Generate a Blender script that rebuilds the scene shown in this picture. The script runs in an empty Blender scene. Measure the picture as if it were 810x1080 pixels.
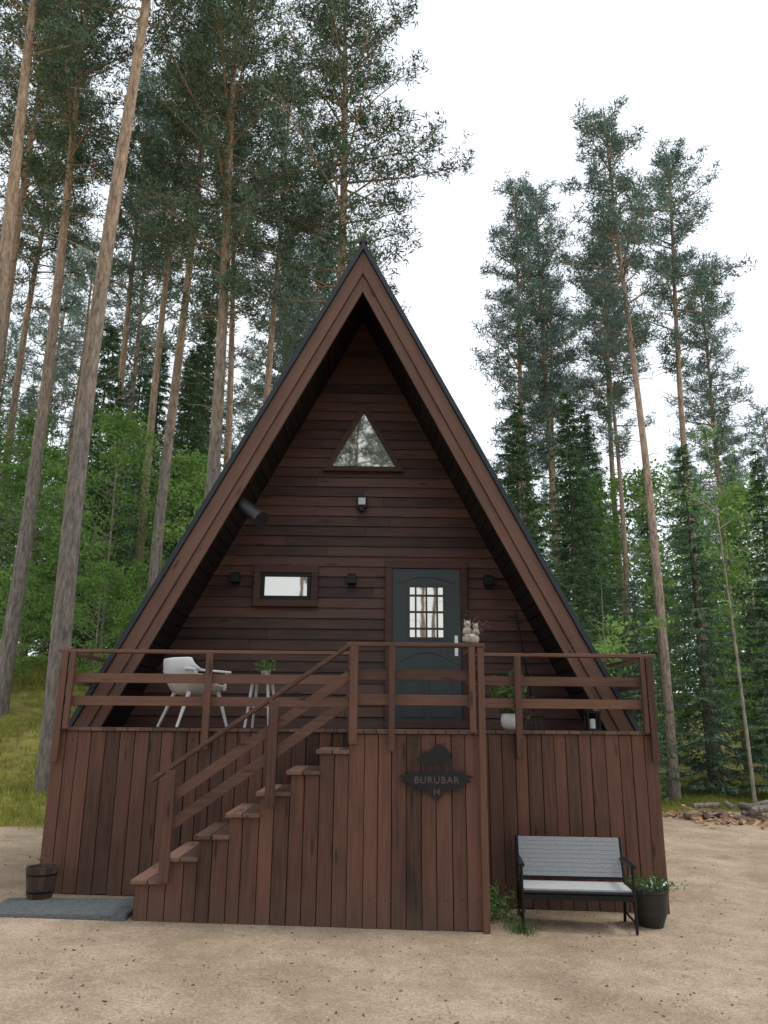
import bpy, math, random
import numpy as np
from mathutils import Matrix, Vector, noise as mnoise

random.seed(7)
RNG = np.random.default_rng(11)
scene = bpy.context.scene
scene.view_settings.view_transform = 'Standard'
scene.view_settings.look = 'None'
scene.view_settings.exposure = 0
COL = scene.collection

# ------------------------------------------------------------------ materials
def new_mat(name):
    m = bpy.data.materials.new(name); m.use_nodes = True
    nt = m.node_tree
    b = nt.nodes.get('Principled BSDF')
    return m, nt, b

def N(nt, t, **kw):
    n = nt.nodes.new(t)
    for k, v in kw.items(): setattr(n, k, v)
    return n

def simple(name, col, rough=0.6, metal=0.0, var=0.15, scale=8.0, bump=0.0):
    m, nt, b = new_mat(name)
    tc = N(nt, 'ShaderNodeTexCoord'); no = N(nt, 'ShaderNodeTexNoise')
    no.inputs['Scale'].default_value = scale; no.inputs['Detail'].default_value = 6
    nt.links.new(tc.outputs['Object'], no.inputs['Vector'])
    r = N(nt, 'ShaderNodeValToRGB')
    r.color_ramp.elements[0].position = 0.3; r.color_ramp.elements[1].position = 0.7
    r.color_ramp.elements[0].color = tuple(c*(1-var) for c in col)+(1,)
    r.color_ramp.elements[1].color = tuple(min(1, c*(1+var)) for c in col)+(1,)
    nt.links.new(no.outputs['Fac'], r.inputs['Fac']); nt.links.new(r.outputs['Color'], b.inputs['Base Color'])
    b.inputs['Roughness'].default_value = rough; b.inputs['Metallic'].default_value = metal
    if bump:
        bp = N(nt, 'ShaderNodeBump'); bp.inputs['Strength'].default_value = bump; bp.inputs['Distance'].default_value = 0.01
        nt.links.new(no.outputs['Fac'], bp.inputs['Height']); nt.links.new(bp.outputs['Normal'], b.inputs['Normal'])
    return m

def wood(name, dark, light, axis='Z', rot=0.0, rough=0.6, isl=.55, dirt=False):
    """stained timber: long grain along axis, per-board tone, knots, weather blotches"""
    m, nt, b = new_mat(name)
    L = nt.links.new
    tc = N(nt, 'ShaderNodeTexCoord'); mp0 = N(nt, 'ShaderNodeMapping'); mp = N(nt, 'ShaderNodeMapping')
    mp0.inputs['Rotation'].default_value = (0, rot, 0)
    L(tc.outputs['Object'], mp0.inputs['Vector'])
    geo = N(nt, 'ShaderNodeNewGeometry')
    mul = N(nt, 'ShaderNodeMath', operation='MULTIPLY'); mul.inputs[1].default_value = 37.0
    L(geo.outputs['Random Per Island'], mul.inputs[0])
    add = N(nt, 'ShaderNodeVectorMath', operation='ADD')
    L(mp0.outputs[0], add.inputs[0]); L(mul.outputs[0], add.inputs[1])
    s = {'X': (1.3, 26, 26), 'Y': (26, 1.3, 26), 'Z': (26, 26, 1.3)}[axis]
    mp.inputs['Scale'].default_value = s
    L(add.outputs[0], mp.inputs['Vector'])
    g = N(nt, 'ShaderNodeTexNoise'); g.inputs['Scale'].default_value = 1.6; g.inputs['Detail'].default_value = 9; g.inputs['Roughness'].default_value = 0.7
    L(mp.outputs[0], g.inputs['Vector'])
    mpb = N(nt, 'ShaderNodeMapping'); mpb.inputs['Scale'].default_value = {'X': (1.5, 5, 5), 'Y': (5, 1.5, 5), 'Z': (5, 5, 1.5)}[axis]
    L(add.outputs[0], mpb.inputs['Vector'])
    blot = N(nt, 'ShaderNodeTexNoise'); blot.inputs['Scale'].default_value = 1.0; blot.inputs['Detail'].default_value = 6; blot.inputs['Roughness'].default_value = .65
    L(mpb.outputs[0], blot.inputs['Vector'])
    kn = N(nt, 'ShaderNodeTexVoronoi'); kn.inputs['Scale'].default_value = 1.0
    mpk = N(nt, 'ShaderNodeMapping')
    mpk.inputs['Scale'].default_value = {'X': (1.6, 9, 9), 'Y': (9, 1.6, 9), 'Z': (9, 9, 1.6)}[axis]
    L(add.outputs[0], mpk.inputs['Vector']); L(mpk.outputs[0], kn.inputs['Vector'])
    knr = N(nt, 'ShaderNodeMapRange'); knr.inputs['From Min'].default_value = 0.06; knr.inputs['From Max'].default_value = 0.16
    knr.inputs['To Min'].default_value = 0.3; knr.inputs['To Max'].default_value = 1
    L(kn.outputs['Distance'], knr.inputs['Value'])
    a1 = N(nt, 'ShaderNodeMath', operation='MULTIPLY_ADD'); a1.inputs[1].default_value = 1.25; a1.inputs[2].default_value = -0.72
    L(g.outputs['Fac'], a1.inputs[0])
    a2 = N(nt, 'ShaderNodeMath', operation='MULTIPLY_ADD'); a2.inputs[1].default_value = isl
    L(geo.outputs['Random Per Island'], a2.inputs[0]); L(a1.outputs[0], a2.inputs[2])
    a3 = N(nt, 'ShaderNodeMath', operation='MULTIPLY_ADD'); a3.inputs[1].default_value = 0.9
    L(blot.outputs['Fac'], a3.inputs[0]); L(a2.outputs[0], a3.inputs[2])
    r = N(nt, 'ShaderNodeValToRGB')
    e = r.color_ramp.elements
    e[0].position = 0.10; e[0].color = dark+(1,)
    e[1].position = 1.0; e[1].color = light+(1,)
    L(a3.outputs[0], r.inputs['Fac'])
    mm = N(nt, 'ShaderNodeMixRGB', blend_type='MULTIPLY'); mm.inputs['Fac'].default_value = 1
    L(r.outputs['Color'], mm.inputs['Color1']); L(knr.outputs[0], mm.inputs['Color2'])
    last = mm
    if dirt:
        sp = N(nt, 'ShaderNodeSeparateXYZ'); L(tc.outputs['Object'], sp.inputs[0])
        dn = N(nt, 'ShaderNodeTexNoise'); dn.inputs['Scale'].default_value = 5; dn.inputs['Detail'].default_value = 6; L(tc.outputs['Object'], dn.inputs['Vector'])
        zz = N(nt, 'ShaderNodeMath', operation='MULTIPLY_ADD'); zz.inputs[1].default_value = .7; L(dn.outputs['Fac'], zz.inputs[0]); L(sp.outputs['Z'], zz.inputs[2])
        mr = N(nt, 'ShaderNodeMapRange'); mr.inputs['From Min'].default_value = .35; mr.inputs['From Max'].default_value = .8
        mr.inputs['To Min'].default_value = .5; mr.inputs['To Max'].default_value = 0
        L(zz.outputs[0], mr.inputs['Value'])
        md = N(nt, 'ShaderNodeMixRGB'); md.inputs[2].default_value = (.11, .075, .055, 1); L(mr.outputs[0], md.inputs[0]); L(mm.outputs[0], md.inputs[1]); last = md
    L(last.outputs['Color'], b.inputs['Base Color'])
    rr = N(nt, 'ShaderNodeMapRange'); rr.inputs['To Min'].default_value = rough-.15; rr.inputs['To Max'].default_value = rough+.2
    L(blot.outputs['Fac'], rr.inputs['Value']); L(rr.outputs[0], b.inputs['Roughness'])
    b.inputs['Specular IOR Level'].default_value = 0.35
    bp = N(nt, 'ShaderNodeBump'); bp.inputs['Strength'].default_value = 0.5; bp.inputs['Distance'].default_value = 0.004
    L(g.outputs['Fac'], bp.inputs['Height']); L(bp.outputs['Normal'], b.inputs['Normal'])
    return m

M_skirt = wood('stained_vertical', (0.018, 0.0095, 0.0075), (0.165, 0.075, 0.051), 'Z', dirt=True)
M_railX = wood('stained_rail_x', (0.035, 0.019, 0.014), (0.19, 0.094, 0.064), 'X')
M_railY = wood('stained_rail_y', (0.035, 0.019, 0.014), (0.19, 0.094, 0.064), 'Y')
M_post = wood('stained_post', (0.030, 0.016, 0.012), (0.165, 0.078, 0.054), 'Z')
M_deck = wood('deck_boards', (0.05, 0.028, 0.02), (0.18, 0.10, 0.075), 'Y')
M_tread = wood('tread_boards', (0.05, 0.027, 0.02), (0.23, 0.13, 0.095), 'Y')
M_fac = wood('facade_boards', (0.015, 0.0085, 0.007), (0.120, 0.056, 0.042), 'X', rough=.5)
M_soff = wood('soffit_boards', (0.005, 0.0035, 0.0035), (0.022, 0.012, 0.010), 'Y')  # near-black: the deep shade under the overhang is put into the board colour
M_trim = wood('trim_boards', (0.018, 0.009, 0.0075), (0.09, 0.042, 0.032), 'X')
SL = math.atan2(5.66, 2.92)
M_fasL = wood('barge_left', (0.04, 0.021, 0.016), (0.18, 0.095, 0.070), 'X', rot=SL)
M_fasR = wood('barge_right', (0.04, 0.021, 0.016), (0.18, 0.095, 0.070), 'X', rot=-SL)
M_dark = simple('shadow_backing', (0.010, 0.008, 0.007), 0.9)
M_roof = simple('black_roof_metal', (0.025, 0.032, 0.042), 0.42, 0.2, 0.2, 3)
M_blackmetal = simple('black_metal', (0.012, 0.012, 0.013), 0.4, 0.5, 0.2, 20)
M_pipe = simple('black_pipe', (0.022, 0.023, 0.026), 0.4, 0.2, 0.2, 20)
M_signmetal = simple('sign_iron', (0.008, 0.008, 0.010), 0.55, 0.2, 0.2, 20)
M_signtext = simple('sign_letters', (0.12, 0.095, 0.085), 0.6, 0.1, 0.1, 20)
M_door = simple('door_slate_paint', (0.028, 0.040, 0.045), 0.38, 0, 0.10, 3)
M_white = simple('white_plastic', (0.78, 0.79, 0.80), 0.35, 0, 0.03, 6)
M_led = simple('lamp_diffuser', (0.65, 0.67, 0.7), 0.3, 0, 0.03, 6)
M_greymesh = simple('grey_textilene', (0.30, 0.31, 0.32), 0.75, 0, 0.15, 90, 0.3)
M_cush = simple('seat_fabric', (0.44, 0.44, 0.43), 0.8, 0, 0.1, 60, 0.2)
M_barrel = wood('barrel_staves', (0.022, 0.014, 0.011), (0.10, 0.058, 0.042), 'Z')
M_blackpot = simple('dark_pot', (0.02, 0.018, 0.017), 0.5, 0, 0.3, 12)
M_soil = simple('soil', (0.03, 0.02, 0.014), 0.95, 0, 0.4, 40, 0.5)
M_mat = simple('grey_rubber_mat', (0.13, 0.14, 0.14), 0.95, 0, 0.35, 50, 0.8)
M_ceramic = simple('pale_ceramic', (0.36, 0.31, 0.26), 0.6, 0, 0.45, 22)
M_pebble = simple('pebbles', (0.22, 0.175, 0.135), 0.85, 0, 0.6, 3)
M_litter = simple('needle_litter', (0.10, 0.065, 0.045), 0.9, 0, 0.5, 3)
M_steel = simple('steel', (0.5, 0.5, 0.5), 0.25, 1.0, 0.1, 10)

def glass_mat():
    m, nt, b = new_mat('window_glass')
    b.inputs['Base Color'].default_value = (0.62, 0.59, 0.53, 1)
    b.inputs['Metallic'].default_value = 0.92; b.inputs['Roughness'].default_value = 0.02
    tc = N(nt, 'ShaderNodeTexCoord'); no = N(nt, 'ShaderNodeTexNoise'); no.inputs['Scale'].default_value = 2.5
    bp = N(nt, 'ShaderNodeBump'); bp.inputs['Strength'].default_value = 0.03; bp.inputs['Distance'].default_value = 0.02
    nt.links.new(tc.outputs['Object'], no.inputs['Vector']); nt.links.new(no.outputs['Fac'], bp.inputs['Height'])
    nt.links.new(bp.outputs['Normal'], b.inputs['Normal'])
    return m
M_glass = glass_mat()

def leaf_mat(name, dark, light, trans=0.0, nscale=0.9):
    m = bpy.data.materials.new(name); m.use_nodes = True
    nt = m.node_tree; nt.nodes.clear(); L = nt.links.new
    out = N(nt, 'ShaderNodeOutputMaterial')
    geo = N(nt, 'ShaderNodeNewGeometry'); tc = N(nt, 'ShaderNodeTexCoord')
    no = N(nt, 'ShaderNodeTexNoise'); no.inputs['Scale'].default_value = nscale; no.inputs['Detail'].default_value = 2
    L(tc.outputs['Object'], no.inputs['Vector'])
    oi = N(nt, 'ShaderNodeObjectInfo')
    a = N(nt, 'ShaderNodeMath', operation='MULTIPLY_ADD'); a.inputs[1].default_value = 0.4
    L(geo.outputs['Random Per Island'], a.inputs[0])
    a2 = N(nt, 'ShaderNodeMath', operation='MULTIPLY_ADD'); a2.inputs[1].default_value = 1.7; a2.inputs[2].default_value = -0.65
    L(no.outputs['Fac'], a2.inputs[0]); L(a2.outputs[0], a.inputs[2])
    a3 = N(nt, 'ShaderNodeMath', operation='MULTIPLY_ADD'); a3.inputs[1].default_value = 0.3
    L(oi.outputs['Random'], a3.inputs[0]); L(a.outputs[0], a3.inputs[2])
    r = N(nt, 'ShaderNodeValToRGB')
    r.color_ramp.elements[0].color = dark+(1,); r.color_ramp.elements[1].color = light+(1,)
    L(a3.outputs[0], r.inputs['Fac'])
    d = N(nt, 'ShaderNodeBsdfDiffuse'); L(r.outputs['Color'], d.inputs['Color'])
    if trans:
        t = N(nt, 'ShaderNodeBsdfTranslucent'); mx = N(nt, 'ShaderNodeMixShader')
        mx.inputs[0].default_value = trans; L(r.outputs['Color'], t.inputs['Color'])
        L(d.outputs[0], mx.inputs[1]); L(t.outputs[0], mx.inputs[2]); L(mx.outputs[0], out.inputs['Surface'])
    else: L(d.outputs[0], out.inputs['Surface'])
    return m
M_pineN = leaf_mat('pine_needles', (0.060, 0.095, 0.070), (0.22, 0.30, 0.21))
M_pineF = leaf_mat('pine_needles_pale', (0.11, 0.170, 0.150), (0.29, 0.39, 0.34))  # farther pines: light haze painted in as paler needles
M_pineX = leaf_mat('pine_needles_hazy', (0.20, 0.275, 0.245), (0.38, 0.47, 0.42))  # farthest pines: stronger haze put into the needle colour, no real mist
M_spruN = leaf_mat('spruce_needles', (0.035, 0.070, 0.040), (0.17, 0.27, 0.13))
M_spruF = leaf_mat('spruce_needles_pale', (0.09, 0.155, 0.10), (0.26, 0.38, 0.23))  # paler green; on far spruces it stands in for haze
M_leaf = leaf_mat('birch_leaves', (0.09, 0.19, 0.045), (0.34, 0.52, 0.16), 0.4, 1.3)
M_leafF = leaf_mat('birch_leaves_pale', (0.16, 0.27, 0.13), (0.36, 0.50, 0.25), 0.3, 1.2)  # distant leafy trees: haze painted in as paler leaf colour
M_grass = leaf_mat('grass_blades', (0.14, 0.16, 0.03), (0.40, 0.41, 0.10), 0.2, 0.5)
M_plant = leaf_mat('plant_leaves', (0.04, 0.09, 0.03), (0.18, 0.27, 0.09), 0.3, 6)

def bark_mat(name, low, high, z0, z1):
    m, nt, b = new_mat(name); L = nt.links.new
    tc = N(nt, 'ShaderNodeTexCoord'); sp = N(nt, 'ShaderNodeSeparateXYZ'); L(tc.outputs['Object'], sp.inputs[0])
    mp = N(nt, 'ShaderNodeMapping'); mp.inputs['Scale'].default_value = (12, 12, 2.6); L(tc.outputs['Object'], mp.inputs['Vector'])
    no = N(nt, 'ShaderNodeTexNoise'); no.inputs['Scale'].default_value = 1.5; no.inputs['Detail'].default_value = 8; no.inputs['Roughness'].default_value = .75
    L(mp.outputs[0], no.inputs['Vector'])
    n2 = N(nt, 'ShaderNodeTexNoise'); n2.inputs['Scale'].default_value = 1.1; n2.inputs['Detail'].default_value = 5
    L(tc.outputs['Object'], n2.inputs['Vector'])
    mr = N(nt, 'ShaderNodeMapRange'); mr.inputs['From Min'].default_value = z0; mr.inputs['From Max'].default_value = z1
    ad = N(nt, 'ShaderNodeMath', operation='MULTIPLY_ADD'); ad.inputs[1].default_value = 9.0
    L(n2.outputs['Fac'], ad.inputs[0]); L(sp.outputs['Z'], ad.inputs[2]); L(ad.outputs[0], mr.inputs['Value'])
    mx = N(nt, 'ShaderNodeMixRGB'); mx.inputs[1].default_value = low+(1,); mx.inputs[2].default_value = high+(1,)
    L(mr.outputs[0], mx.inputs['Fac'])
    mrr = N(nt, 'ShaderNodeMapRange'); mrr.inputs['From Min'].default_value = .32; mrr.inputs['From Max'].default_value = .66
    mrr.inputs['To Min'].default_value = .28; mrr.inputs['To Max'].default_value = 1.4
    L(no.outputs['Fac'], mrr.inputs['Value'])
    mm = N(nt, 'ShaderNodeMixRGB', blend_type='MULTIPLY'); mm.inputs['Fac'].default_value = 1
    L(mx.outputs[0], mm.inputs[1]); L(mrr.outputs[0], mm.inputs[2]); L(mm.outputs[0], b.inputs['Base Color'])
    b.inputs['Roughness'].default_value = .9; b.inputs['Specular IOR Level'].default_value = .2
    bp = N(nt, 'ShaderNodeBump'); bp.inputs['Strength'].default_value = 1; bp.inputs['Distance'].default_value = .04
    L(no.outputs['Fac'], bp.inputs['Height']); L(bp.outputs['Normal'], b.inputs['Normal'])
    return m
M_barkP = bark_mat('pine_bark', (0.28, 0.24, 0.21), (0.52, 0.36, 0.25), 10, 17)
M_barkF = bark_mat('pine_bark_pale', (0.33, 0.27, 0.23), (0.55, 0.39, 0.30), 4, 13)  # lighter bark for farther pines, haze put into the colour
M_barkS = bark_mat('spruce_bark', (0.16, 0.14, 0.12), (0.18, 0.15, 0.13), 5, 13)
M_barkB = bark_mat('birch_bark', (0.32, 0.29, 0.23), (0.40, 0.37, 0.30), 1, 5)

# ------------------------------------------------------------------ mesh helpers
def link(ob, parent=None):
    COL.objects.link(ob)
    if parent is not None: ob.parent = parent
    return ob

def empty(name, loc=(0, 0, 0)):
    e = bpy.data.objects.new(name, None); e.empty_display_size = .2; e.location = loc
    return link(e)

class MB:
    def __init__(s): s.v = []; s.f = []
    def hexa(s, pts):
        i = len(s.v); s.v += [tuple(p) for p in pts]
        s.f += [(i, i+3, i+2, i+1), (i+4, i+5, i+6, i+7), (i, i+1, i+5, i+4), (i+1, i+2, i+6, i+5), (i+2, i+3, i+7, i+6), (i+3, i, i+4, i+7)]
    def box(s, x0, x1, y0, y1, z0, z1):
        s.hexa([(x0, y0, z0), (x1, y0, z0), (x1, y1, z0), (x0, y1, z0), (x0, y0, z1), (x1, y0, z1), (x1, y1, z1), (x0, y1, z1)])
    def beam(s, p, q, w, h, up=(0, 0, 1)):
        p = Vector(p); q = Vector(q); d = (q-p).normalized(); u = Vector(up)
        sd = d.cross(u).normalized(); u2 = sd.cross(d).normalized()
        a = sd*w/2; b = u2*h/2
        s.hexa([p-a-b, p+a-b, q+a-b, q-a-b, p-a+b, p+a+b, q+a+b, q-a+b])
    def prism(s, poly, y0, y1):
        i = len(s.v); n = len(poly)
        s.v += [(x, y0, z) for x, z in poly]+[(x, y1, z) for x, z in poly]
        s.f.append(tuple(range(i, i+n))); s.f.append(tuple(range(i+2*n-1, i+n-1, -1)))
        for k in range(n):
            k2 = (k+1) % n
            s.f.append((i+k2, i+k, i+n+k, i+n+k2))
    def lathe(s, prof, c=(0, 0, 0), seg=20):
        i = len(s.v); n = len(prof)
        for r, z in prof:
            for k in range(seg):
                a = 2*math.pi*k/seg
                s.v.append((c[0]+r*math.cos(a), c[1]+r*math.sin(a), c[2]+z))
        for j in range(n-1):
            for k in range(seg):
                k2 = (k+1) % seg
                s.f.append((i+j*seg+k, i+j*seg+k2, i+(j+1)*seg+k2, i+(j+1)*seg+k))
        s.f.append(tuple(i+k for k in reversed(range(seg))))
        s.f.append(tuple(i+(n-1)*seg+k for k in range(seg)))
    def tube(s, p, q, r0, r1=None, seg=10):
        r1 = r0 if r1 is None else r1
        p = Vector(p); q = Vector(q); d = (q-p).normalized()
        a = d.orthogonal().normalized(); b = d.cross(a)
        i = len(s.v)
        for c, r in ((p, r0), (q, r1)):
            for k in range(seg):
                t = 2*math.pi*k/seg
                s.v.append(tuple(c+a*r*math.cos(t)+b*r*math.sin(t)))
        for k in range(seg):
            k2 = (k+1) % seg
            s.f.append((i+k, i+k2, i+seg+k2, i+seg+k))
        s.f.append(tuple(i+k for k in reversed(range(seg)))); s.f.append(tuple(i+seg+k for k in range(seg)))
    def obj(s, name, mat, parent=None, bevel=0.0, smooth=False):
        me = bpy.data.meshes.new(name); me.from_pydata(s.v, [], s.f); me.update()
        me.materials.append(mat)
        import bmesh
        bm = bmesh.new(); bm.from_mesh(me); bmesh.ops.recalc_face_normals(bm, faces=bm.faces); bm.to_mesh(me); bm.free()
        if smooth:
            for p in me.polygons: p.use_smooth = True
        o = bpy.data.objects.new(name, me); link(o, parent)
        if bevel:
            m = o.modifiers.new('bevel', 'BEVEL'); m.width = bevel; m.segments = 1; m.limit_method = 'ANGLE'
        return o

def tri_mesh(name, V, T, MI, mats, smooth_idx=None):
    me = bpy.data.meshes.new(name)
    V = np.asarray(V, np.float32); T = np.asarray(T, np.int32); m = len(T)
    me.vertices.add(len(V)); me.vertices.foreach_set('co', V.ravel())
    me.loops.add(m*3); me.loops.foreach_set('vertex_index', T.ravel())
    me.polygons.add(m); me.polygons.foreach_set('loop_start', np.arange(0, m*3, 3, dtype=np.int32))
    me.polygons.foreach_set('loop_total', np.full(m, 3, np.int32))
    for mt in mats: me.materials.append(mt)
    me.polygons.foreach_set('material_index', np.asarray(MI, np.int32))
    if smooth_idx is not None:
        me.polygons.foreach_set('use_smooth', (np.asarray(MI) == smooth_idx))
    me.update(calc_edges=True); me.validate()
    return me

# ------------------------------------------------------------------ terrain
def ss(t):
    t = max(0., min(1., t)); return t*t*(3-2*t)
def grassy(x, y):
    w = 0.9*mnoise.noise((x*.35, y*.35, 3.1))+.4*mnoise.noise((x*1.2, y*1.2, 7.7))
    if x < 0: g = ss((y+w-11.2-0.25*(x+5))/1.2)*ss((-x-2.2)/1.0)
    else: g = ss((y+w*1.5-17.0)/2.0)
    g = max(g, ss((y+w-22)/3))
    g = max(g, ss((abs(x)+w-13.5)/2), ss((-y+w-14)/3))
    return g
def ground_z(x, y):
    xx = max(-6, min(6, x))
    z = .07-.028*xx
    z += 3.4*ss((y-10.8)/15)*ss((-x-.2)/6)
    z += .5*ss((y-20)/10)*ss(x/5)
    z += .05*max(0, math.hypot(x, y)-35)
    b = .012*mnoise.noise((x*1.1, y*1.1, 0)) + .03*mnoise.noise((x*.3, y*.3, 5))
    b += .009*mnoise.noise((x*4.1, y*4.1, 2))
    if y > 11.5 or abs(x) > 10: b += .18*mnoise.noise((x*.3, y*.3, 9))*ss((max(y-11.5, abs(x)-10))/4)
    if 6.4 < y < 9 and -4 < x < 3.5: b *= .3
    return z+b

def warp(n, a, c=0.0):
    t = np.linspace(-1, 1, n); return c+np.sign(t)*(np.abs(t)*a+np.abs(t)**4*(260-a))
gx = warp(261, 30); gy = warp(281, 34, 9)
V = []; G = []
for y in gy:
    for x in gx:
        V.append((x, y, ground_z(x, y))); G.append(grassy(x, y))
F = []; nx = len(gx)
for j in range(len(gy)-1):
    for i in range(nx-1):
        a = j*nx+i; F.append((a, a+1, a+nx+1, a+nx))
me = bpy.data.meshes.new('ground'); me.from_pydata(V, [], F)
at = me.attributes.new('grass', 'FLOAT', 'POINT'); at.data.foreach_set('value', G)
for p in me.polygons: p.use_smooth = True
def ground_mat():
    m, nt, b = new_mat('sand_and_grass'); L = nt.links.new
    tc = N(nt, 'ShaderNodeTexCoord')
    def noi(s, d=6, r=.6):
        n = N(nt, 'ShaderNodeTexNoise'); n.inputs['Scale'].default_value = s; n.inputs['Detail'].default_value = d; n.inputs['Roughness'].default_value = r
        L(tc.outputs['Object'], n.inputs['Vector']); return n
    big = noi(.55, 6, .62); mid = noi(2.6, 9, .75); fine = noi(48, 4, .8); grit = noi(150, 2, .8)
    def ramp(n, c0, c1, p0=.35, p1=.65):
        r = N(nt, 'ShaderNodeValToRGB'); r.color_ramp.elements[0].position = p0; r.color_ramp.elements[1].position = p1
        r.color_ramp.elements[0].color = c0+(1,); r.color_ramp.elements[1].color = c1+(1,); L(n.outputs['Fac'], r.inputs['Fac']); return r
    rb = ramp(big, (.40, .295, .200), (.62, .49, .355))
    rm = ramp(mid, (.74, .73, .72), (1.1, 1.1, 1.1), .32, .62)
    rf = ramp(fine, (.55, .53, .51), (1.12, 1.12, 1.12), .3, .60)
    rg = ramp(grit, (.72, .72, .72), (1.12, 1.12, 1.12), .35, .6)
    def mul(a, c):
        x = N(nt, 'ShaderNodeMixRGB', blend_type='MULTIPLY'); x.inputs[0].default_value = 1; L(a.outputs[0], x.inputs[1]); L(c.outputs[0], x.inputs[2]); return x
    sand = mul(mul(mul(rb, rm), rf), rg)
    gr = ramp(mid, (.13, .10, .045), (.33, .32, .085))
    gl = ramp(big, (.7, .75, .7), (1.15, 1.05, .95))
    grass = mul(gr, gl)
    at = N(nt, 'ShaderNodeAttribute', attribute_name='grass')
    ad = N(nt, 'ShaderNodeMath', operation='ADD'); L(at.outputs['Fac'], ad.inputs[0])
    mr = N(nt, 'ShaderNodeMath', operation='MULTIPLY_ADD'); mr.inputs[1].default_value = 1.2; mr.inputs[2].default_value = -.6
    L(mid.outputs['Fac'], mr.inputs[0]); L(mr.outputs[0], ad.inputs[1])
    cl = N(nt, 'ShaderNodeMapRange'); cl.inputs['From Min'].default_value = .3; cl.inputs['From Max'].default_value = .65
    L(ad.outputs[0], cl.inputs['Value'])
    mx = N(nt, 'ShaderNodeMixRGB'); L(cl.outputs[0], mx.inputs[0]); L(sand.outputs[0], mx.inputs[1]); L(grass.outputs[0], mx.inputs[2])
    L(mx.outputs[0], b.inputs['Base Color']); b.inputs['Roughness'].default_value = .95; b.inputs['Specular IOR Level'].default_value = .15
    s = N(nt, 'ShaderNodeMath', operation='MULTIPLY_ADD'); s.inputs[1].default_value = .45; L(fine.outputs['Fac'], s.inputs[0]); L(mid.outputs['Fac'], s.inputs[2])
    bp = N(nt, 'ShaderNodeBump'); bp.inputs['Strength'].default_value = .9; bp.inputs['Distance'].default_value = .04
    L(s.outputs[0], bp.inputs['Height']); L(bp.outputs['Normal'], b.inputs['Normal'])
    return m
me.materials.append(ground_mat())
link(bpy.data.objects.new('ground', me))

def pebble(mb, x, y, r):
    z = ground_z(x, y); i = len(mb.v); n = 5
    a0 = random.random()*6
    ring = [(x+r*random.uniform(.6, 1.4)*math.cos(a0+k*2*math.pi/n), y+r*random.uniform(.6, 1.4)*math.sin(a0+k*2*math.pi/n), z-.002) for k in range(n)]
    top = [(x+(p[0]-x)*.6, y+(p[1]-y)*.6, z+r*.6) for p in ring]
    mb.v += ring+top
    for k in range(n):
        k2 = (k+1) % n; mb.f.append((i+k, i+k2, i+n+k2, i+n+k))
    mb.f.append(tuple(i+n+k for k in range(n)))
mb = MB()
for _ in range(4200):
    y = 3.0+12*random.random()**1.2; x = random.uniform(-.62*y, .62*y)
    pebble(mb, x, y, random.choice([.003, .004, .005, .006, .007, .011]))
mb.obj('scattered_pebbles', M_pebble)
mb = MB(); cnt = 0
while cnt < 420:
    y = 3.0+13*random.random(); x = random.uniform(-.62*y, .62*y)
    if mnoise.noise((x*.9, y*.9, 12))+random.uniform(-.3, .3) < 0: continue
    cnt += 1
    z = ground_z(x, y)+.003; a = random.uniform(0, 3.14); l = random.uniform(.004, .014)
    mb.beam((x-l*math.cos(a), y-l*math.sin(a), z), (x+l*math.cos(a), y+l*math.sin(a), z+.003), random.uniform(.004, .012), .004)
mb.obj('needle_litter', M_litter)

def blades(n, sampler, hmin, hmax, w, spread=.05, per=6):
    base = []
    tries = 0
    while len(base) < n and tries < n*20:
        tries += 1
        p = sampler()
        if p: base.append(p)
    base = np.array(base)
    B = np.repeat(base, per, axis=0); m = len(B)
    B[:, 0] += RNG.normal(0, spread, m); B[:, 1] += RNG.normal(0, spread, m)
    h = RNG.uniform(hmin, hmax, m); a = RNG.uniform(0, 2*np.pi, m)
    dx = np.cos(a)*w/2; dy = np.sin(a)*w/2
    ln = RNG.normal(0, .45, (m, 2))*h[:, None]
    P0 = np.stack([B[:, 0]-dx, B[:, 1]-dy, B[:, 2]-.02], 1); P1 = np.stack([B[:, 0]+dx, B[:, 1]+dy, B[:, 2]-.02], 1)
    P2 = np.stack([B[:, 0]+ln[:, 0], B[:, 1]+ln[:, 1], B[:, 2]+h], 1)
    V = np.stack([P0, P1, P2], 1).reshape(-1, 3)
    return V, np.arange(3*m).reshape(-1, 3)
def samp():
    if random.random() < .7: x, y = random.uniform(-15, -2.2), 10.0+18*random.random()**1.5
    else: x, y = random.uniform(4, 16), random.uniform(15, 24)
    if grassy(x, y)+random.uniform(-.3, .3) < .5: return None
    if mnoise.noise((x*.8, y*.8, 4))+random.uniform(-.4, .4) < -.1: return None
    return (x, y, ground_z(x, y))
V, T = blades(22000, samp, .03, .14, .022, .09, 6)
link(bpy.data.objects.new('grass', tri_mesh('grass', V, T, np.zeros(len(T)), [M_grass])))

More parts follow.
